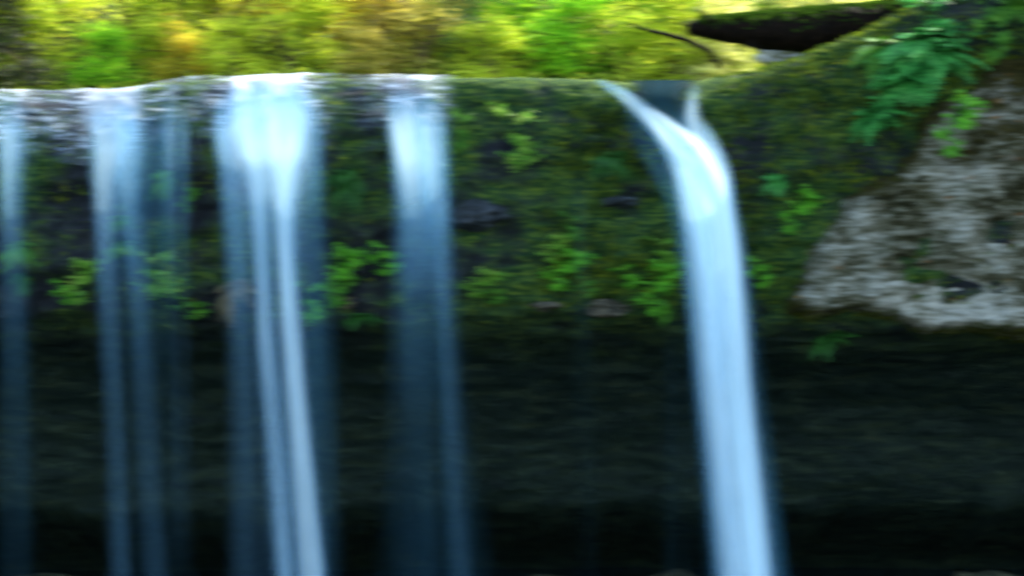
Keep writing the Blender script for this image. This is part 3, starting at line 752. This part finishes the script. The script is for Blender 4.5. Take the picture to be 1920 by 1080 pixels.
G1 = "maple bushes and trees on the slope behind the stream"
TREES = [
    # px, y, kind, var, mat, scale, dz, label
    (-60, 6.5, "maple", 0, "leaf_green", .9, 0, "green maple bush at the left edge behind the stream"),
    (60, 5.6, "maple", 1, "leaf_lime", .75, 0, "yellow green maple bush below the drooping dark hemlock"),
    (185, 5.4, "maple", 2, "leaf_green", .55, 0, "small green maple bush at the foot of the drooping dark hemlock"),
    (250, 7.2, "maple", 3, "leaf_lime", 1.0, 0, "tall lime maple just right of the drooping dark hemlock"),
    (345, 5.6, "maple", 0, "leaf_amber", .5, -.2, "small amber tinted bush above the second fall"),
    (330, 6.6, "maple", 1, "leaf_lime", .85, 0, "bright lime bush behind the small amber tinted bush"),
    (440, 5.5, "maple", 2, "leaf_lime", .6, 0, "low lime bush above the left end of the bright broad fall"),
    (470, 7.6, "maple", 0, "leaf_olive", 1.0, 0, "olive brown maple standing behind the low lime bush"),
    (545, 6.0, "maple", 3, "leaf_lime", .8, 0, "yellow lime bush right above the bright broad fall"),
    (610, 7.4, "maple", 1, "leaf_gold", 1.0, .5, "golden orange maple high above the gap between third and fourth fall"),
    (720, 7.0, "maple", 2, "leaf_gold", .95, .3, "yellow gold maple above the fourth fall"),
    (690, 5.4, "maple", 0, "leaf_olive", .55, -.1, "low brown olive bush on the bank above the fourth fall"),
    (790, 5.8, "maple", 3, "leaf_olive", .7, 0, "dark olive bush between the gold maple and the blue green spruce"),
    (870, 6.6, "conifer", 0, "leaf_teal", .55, 0, "small blue green spruce beside the vivid green maple"),
    (930, 5.6, "maple", 1, "leaf_lime", .6, -.1, "low yellow green bush in front of the blue green spruce"),
    (1000, 7.0, "maple", 2, "leaf_green", 1.0, .2, "tall vivid green maple above the mossy middle of the cliff"),
    (1080, 5.8, "maple", 0, "leaf_green", .8, 0, "vivid green bush on the bank left of the dead branch"),
    (1170, 5.6, "maple", 3, "leaf_lime", .65, -.1, "lime bush on the bank behind the dead branch"),
    (1180, 7.4, "maple", 1, "leaf_green", 1.0, .4, "tall bright green maple standing behind the dead branch"),
    (1265, 6.2, "maple", 2, "leaf_lime", .8, 0, "lime and yellow bush behind the broken tip of the log"),
    (1360, 5.8, "maple", 0, "leaf_pale", .7, 0, "pale yellow bush under the fallen log"),
    (1405, 4.7, "maple", 1, "leaf_pale", .32, -.1, "small cream yellow bush in the gap under the middle of the log"),
    (1320, 4.8, "maple", 2, "leaf_pale", .36, -.1, "small cream yellow bush below the broken tip of the log"),
    (1450, 8.6, "maple", 3, "leaf_pale", 1.0, .2, "pale cream yellow maple showing above the fallen log"),
    (1560, 8.0, "maple", 1, "leaf_pale", .9, .1, "pale yellow maple above the thick end of the log"),
    (1330, 7.8, "maple", 2, "leaf_green", 1.1, .6, "green maple far up the slope left of the pale maples"),
    (110, 8.2, "maple", 2, "leaf_lime", 1.1, .3, "tall lime maple far up the slope in the left corner"),
    (400, 8.6, "maple", 3, "leaf_lime", 1.1, .3, "large yellow green maple far up the slope above the second fall"),
    (860, 8.8, "maple", 1, "leaf_green", 1.1, .4, "tall green maple far up the slope behind the spruce"),
    (1080, 9.0, "maple", 3, "leaf_lime", 1.1, .4, "yellow green maple far up the slope behind the vivid green maple"),
]
for px, y, kind, var, mat, sc, dz, lab in TREES:
    nm_ = "spruce_tree" if kind == "conifer" else "maple_tree"
    plant_tree(px, y, kind, var, mat, sc, lab, nm_, "tree" if sc > .7 else "bush", G1, dz)
plant_tree(-30, 4.9, "conifer", 1, "leaf_dark", 1.25, "dark hemlock with drooping boughs at the left edge of the stream bank", "hemlock_tree", "tree", G1)

# undergrowth covering the slope
n = 42000
ux = rng.uniform(-19, 17, n); uy = 4.2 + rng.random(n) ** 1.4 * 9
uz = hill_z(ux, uy) + np.abs(rng.normal(0, .22, n)) * (1 + fbm(ux * .8, uy * .8, 0, 3, 401))
V, F = leaf_cards(np.stack([ux, uy, uz], 1), np.tile([0, -.3, 1.0], (n, 1)), rng.uniform(.08, .2, n), .1, .6, .5)
M["under"] = leaf_mat("undergrowth_leaves", [(0.079, 0.107, 0.022), (0.319, 0.424, 0.039), (0.742, 0.849, 0.053), (0.850, 0.796, 0.079)], .5, .6)
tag(link("undergrowth", mesh("undergrowth", V, F), M["under"]), "mixed green and golden undergrowth covering the slope behind the stream", "undergrowth", kind="stuff")

# ------------------------------------------------------------------ ferns and leafy plants on the cliff
def fern_arrays(seed, fronds=30):
    """a clump about 1 m wide growing out of a wall that faces -Y"""
    r = np.random.default_rng(seed); L, S = [], []
    for i in range(fronds):
        az = r.uniform(-1.5, 1.5); el = r.uniform(-.9, 1.1); ln = r.uniform(.18, .60)
        d = np.array([math.sin(az) * math.cos(el), -math.cos(az) * math.cos(el) * .8, math.sin(el)])
        q = np.linspace(0, 1, 12)
        path = d * (q * ln)[:, None] + np.array([0, 0, -1.0]) * (ln * .7 * q**2)[:, None] + np.array([0, -.05, 0])
        S.append(tube_arrays(path, .006 * (1 - q * .7), 4, 0, cap=False))
        tg = np.gradient(path, axis=0); tg /= np.linalg.norm(tg, axis=1, keepdims=True)
        sd = np.cross(tg, [0, -.35, 1.0]); sd /= np.linalg.norm(sd, axis=1, keepdims=True); up = np.cross(sd, tg)
        for f in np.linspace(.12, .98, 17):
            p = np.array([np.interp(f, q, path[:, j]) for j in range(3)]); k = min(11, int(f * 11))
            w = ln * .26 * math.sin(math.pi * (f * .86 + .1)) ** .8; b = ln * .066
            for sg in (-1, 1):
                dr = sd[k] * sg + tg[k] * .35 - up[k] * .12
                V = np.array([p - tg[k] * b * .5, p + dr * w * .5 + tg[k] * b * .6, p + dr * w, p + dr * w * .5 - tg[k] * b * .7])
                L.append((V, [[0, 1, 2], [0, 2, 3]]))
    return join_arrays(S), join_arrays(L)

def leafy_arrays(seed, n=260):
    r = np.random.default_rng(seed); S = []
    hubs = r.normal(0, 1, (7, 3)) * np.array([.26, .10, .24])
    c = hubs[r.integers(0, 7, n)] + r.normal(0, 1, (n, 3)) * np.array([.09, .07, .06]); c[:, 1] = -np.abs(c[:, 1]) - .10
    for i in range(12):
        q = np.linspace(0, 1, 5); e = c[i]
        S.append(tube_arrays(np.stack([e[0] * q, e[1] * q, e[2] * q + .05 * np.sin(q * 3)], 1), .008 * (1 - q * .5), 4, 0, cap=False))
    nn = np.tile([0, -.7, 1.0], (n, 1))
    global rng
    keep, rng = rng, r
    V, F = leaf_cards(c, nn, r.uniform(.05, .12, n), .35, .7, .5)
    rng = keep
    return join_arrays(S), (V, F)

PV = {("fern", i): fern_arrays(500 + i) for i in range(3)}
PV.update({("leafy", i): leafy_arrays(600 + i) for i in range(3)})
PM = {}
def cliff_plant(px, py, w, h, kind, var, mat, label, out_=.06):
    p, nrm = hit_any(px, py - h * .1)
    name = "fern" if kind == "fern" else "leafy_plant"
    sv = PV[kind, var]
    r = empty(name, (p.x, p.y - out_, p.z), (0, random.uniform(-.3, .3), random.uniform(-.3, .3)), (w / PPM, w / PPM * .9, max(h / PPM * 1.25, w / PPM * .5)))
    if (kind, var) not in PM: PM[kind, var] = mesh("stem", *sv[0]); PM[kind, var].materials.append(M["fern_dark"])
    if (kind, var, mat) not in PM:
        PM[kind, var, mat] = mesh("foliage", sv[1][0], sv[1][1] if isinstance(sv[1][1], np.ndarray) else np.array(sv[1][1])); PM[kind, var, mat].materials.append(M[mat])
    link("stem", PM[kind, var], None, r); link("foliage", PM[kind, var, mat], None, r)
    return tag(r, label, "fern" if kind == "fern" else "plant", "ferns and plants growing on the cliff")

PLANTS = [
    (40, 468, 80, 55, "fern", 0, "fern_green", "green fern showing through the faint left fall"),
    (42, 525, 60, 45, "fern", 1, "fern_dark", "dark fern under the green fern at the faint left fall"),
    (158, 515, 95, 62, "leafy", 0, "fern_tan", "yellowing leafy plant left of the two dim blue legs"),
    (123, 550, 58, 40, "leafy", 1, "fern_lime", "small lime plant below the yellowing one at left"),
    (228, 415, 55, 40, "fern", 2, "fern_green", "small green fern high between the two dim blue legs"),
    (232, 462, 75, 35, "fern", 0, "fern_green", "pale green fern midway between the two dim blue legs"),
    (286, 518, 150, 58, "leafy", 2, "fern_tan", "wide yellow green leafy plant right of the second fall"),
    (356, 578, 90, 26, "leafy", 1, "fern_green", "flat green plant low on the overhang left of the bright fall"),
    (312, 335, 55, 55, "fern", 1, "fern_green", "small fern high behind the thin threads of the second fall"),
    (356, 368, 55, 35, "leafy", 0, "fern_green", "small leafy tuft high between second and third fall"),
    (440, 545, 85, 70, "fern", 2, "fern_dry", "dry tan fern behind the left leg of the bright fall"),
    (580, 572, 80, 55, "leafy", 2, "fern_lime", "pale green plant behind the right leg of the bright fall"),
    (652, 500, 110, 85, "leafy", 0, "fern_lime", "large bright green leafy plant right beside the bright broad fall"),
    (716, 490, 85, 50, "leafy", 1, "fern_lime", "bright leafy plant touching the left edge of the fourth fall"),
    (640, 535, 75, 50, "leafy", 0, "fern_green", "green leafy plant just below the large bright green plant"),
    (643, 567, 46, 24, "leafy", 1, "fern_dry", "small rusty withered plant under the large bright green plant"),
    (678, 594, 75, 26, "fern", 2, "fern_dark", "dark fern at the overhang edge below the withered plant"),
    (650, 340, 90, 80, "fern", 1, "fern_dark", "dark fern high between third and fourth fall"),
    (860, 255, 50, 55, "leafy", 2, "fern_green", "small green plant high beside the right edge of the fourth fall"),
    (915, 523, 105, 40, "leafy", 0, "fern_tan", "pale tan green plant right of the fourth fall"),
    (920, 553, 65, 32, "leafy", 1, "fern_green", "fresh green tuft just under the pale tan green plant"),
    (1062, 430, 65, 36, "leafy", 2, "fern_green", "green tuft above the glowing lime plant in mid cliff"),
    (1042, 457, 80, 36, "leafy", 0, "fern_tan", "yellowing leafy plant above the glowing lime plant in mid cliff"),
    (1072, 494, 110, 62, "leafy", 0, "fern_lime", "glowing lime leafy plant in mid cliff left of the jet"),
    (1098, 540, 50, 36, "leafy", 1, "fern_green", "small green plant hanging under the glowing lime plant"),
    (1172, 524, 60, 34, "leafy", 2, "fern_lime", "small lime plant over the jutting tan stone"),
    (1235, 478, 90, 42, "leafy", 2, "fern_tan", "topmost yellow green leafy plant close to the left side of the jet"),
    (1238, 525, 120, 75, "leafy", 0, "fern_lime", "large lime plant close to the left side of the jet"),
    (1242, 580, 46, 52, "leafy", 2, "fern_green", "plant hanging below the large lime plant beside the jet"),
    (1418, 515, 60, 48, "leafy", 1, "fern_lime", "lime plant peeping out right of the jet"),
    (1500, 385, 92, 68, "leafy", 0, "fern_lime", "bright lime plant on bare dark rock right of the jet"),
    (1455, 338, 60, 40, "fern", 1, "fern_teal", "small blue green fern above the bright lime plant right of the jet"),
    (1720, 85, 190, 95, "fern", 0, "fern_teal", "large blue green fern near the top of the right bank"),
    (1650, 95, 120, 70, "fern", 2, "fern_green", "green fern at the crest of the right bank below the log end"),
    (1685, 150, 150, 75, "fern", 1, "fern_teal", "broad blue green fern in the middle of the fern patch on the right bank"),
    (1640, 215, 110, 60, "fern", 2, "fern_teal", "lowest blue green fern of the patch on the right bank"),
    (1760, 110, 150, 90, "fern", 2, "fern_teal", "blue green fern at the right side of the fern patch on the right bank"),
    (1665, 180, 120, 70, "leafy", 0, "fern_teal", "blue green leafy plant between the lowest and the broad fern of the right bank"),
    (1740, 60, 130, 80, "leafy", 2, "fern_teal", "leafy blue green plant above the fern patch on the right bank"),
    (1790, 220, 115, 85, "leafy", 0, "fern_lime", "vivid green leafy plant hanging over the top of the pale rock face"),
    (1850, 60, 90, 110, "leafy", 1, "fern_green", "tall bright green leafy plant at the upper right corner"),
    (1905, 5, 110, 60, "fern", 1, "fern_green", "fern cut by the upper right corner of the photo"),
    (1550, 634, 100, 34, "fern", 2, "fern_dark", "dark fern hanging under the lower edge of the pale rock face"),
    (1150, 300, 90, 60, "fern", 0, "fern_dark", "dark fern in the moss left of where the jet curves down"),
    (960, 270, 110, 80, "leafy", 2, "fern_tan", "olive leafy plant on the lighter moss in the middle of the cliff"),
]
for a in PLANTS: cliff_plant(*a)
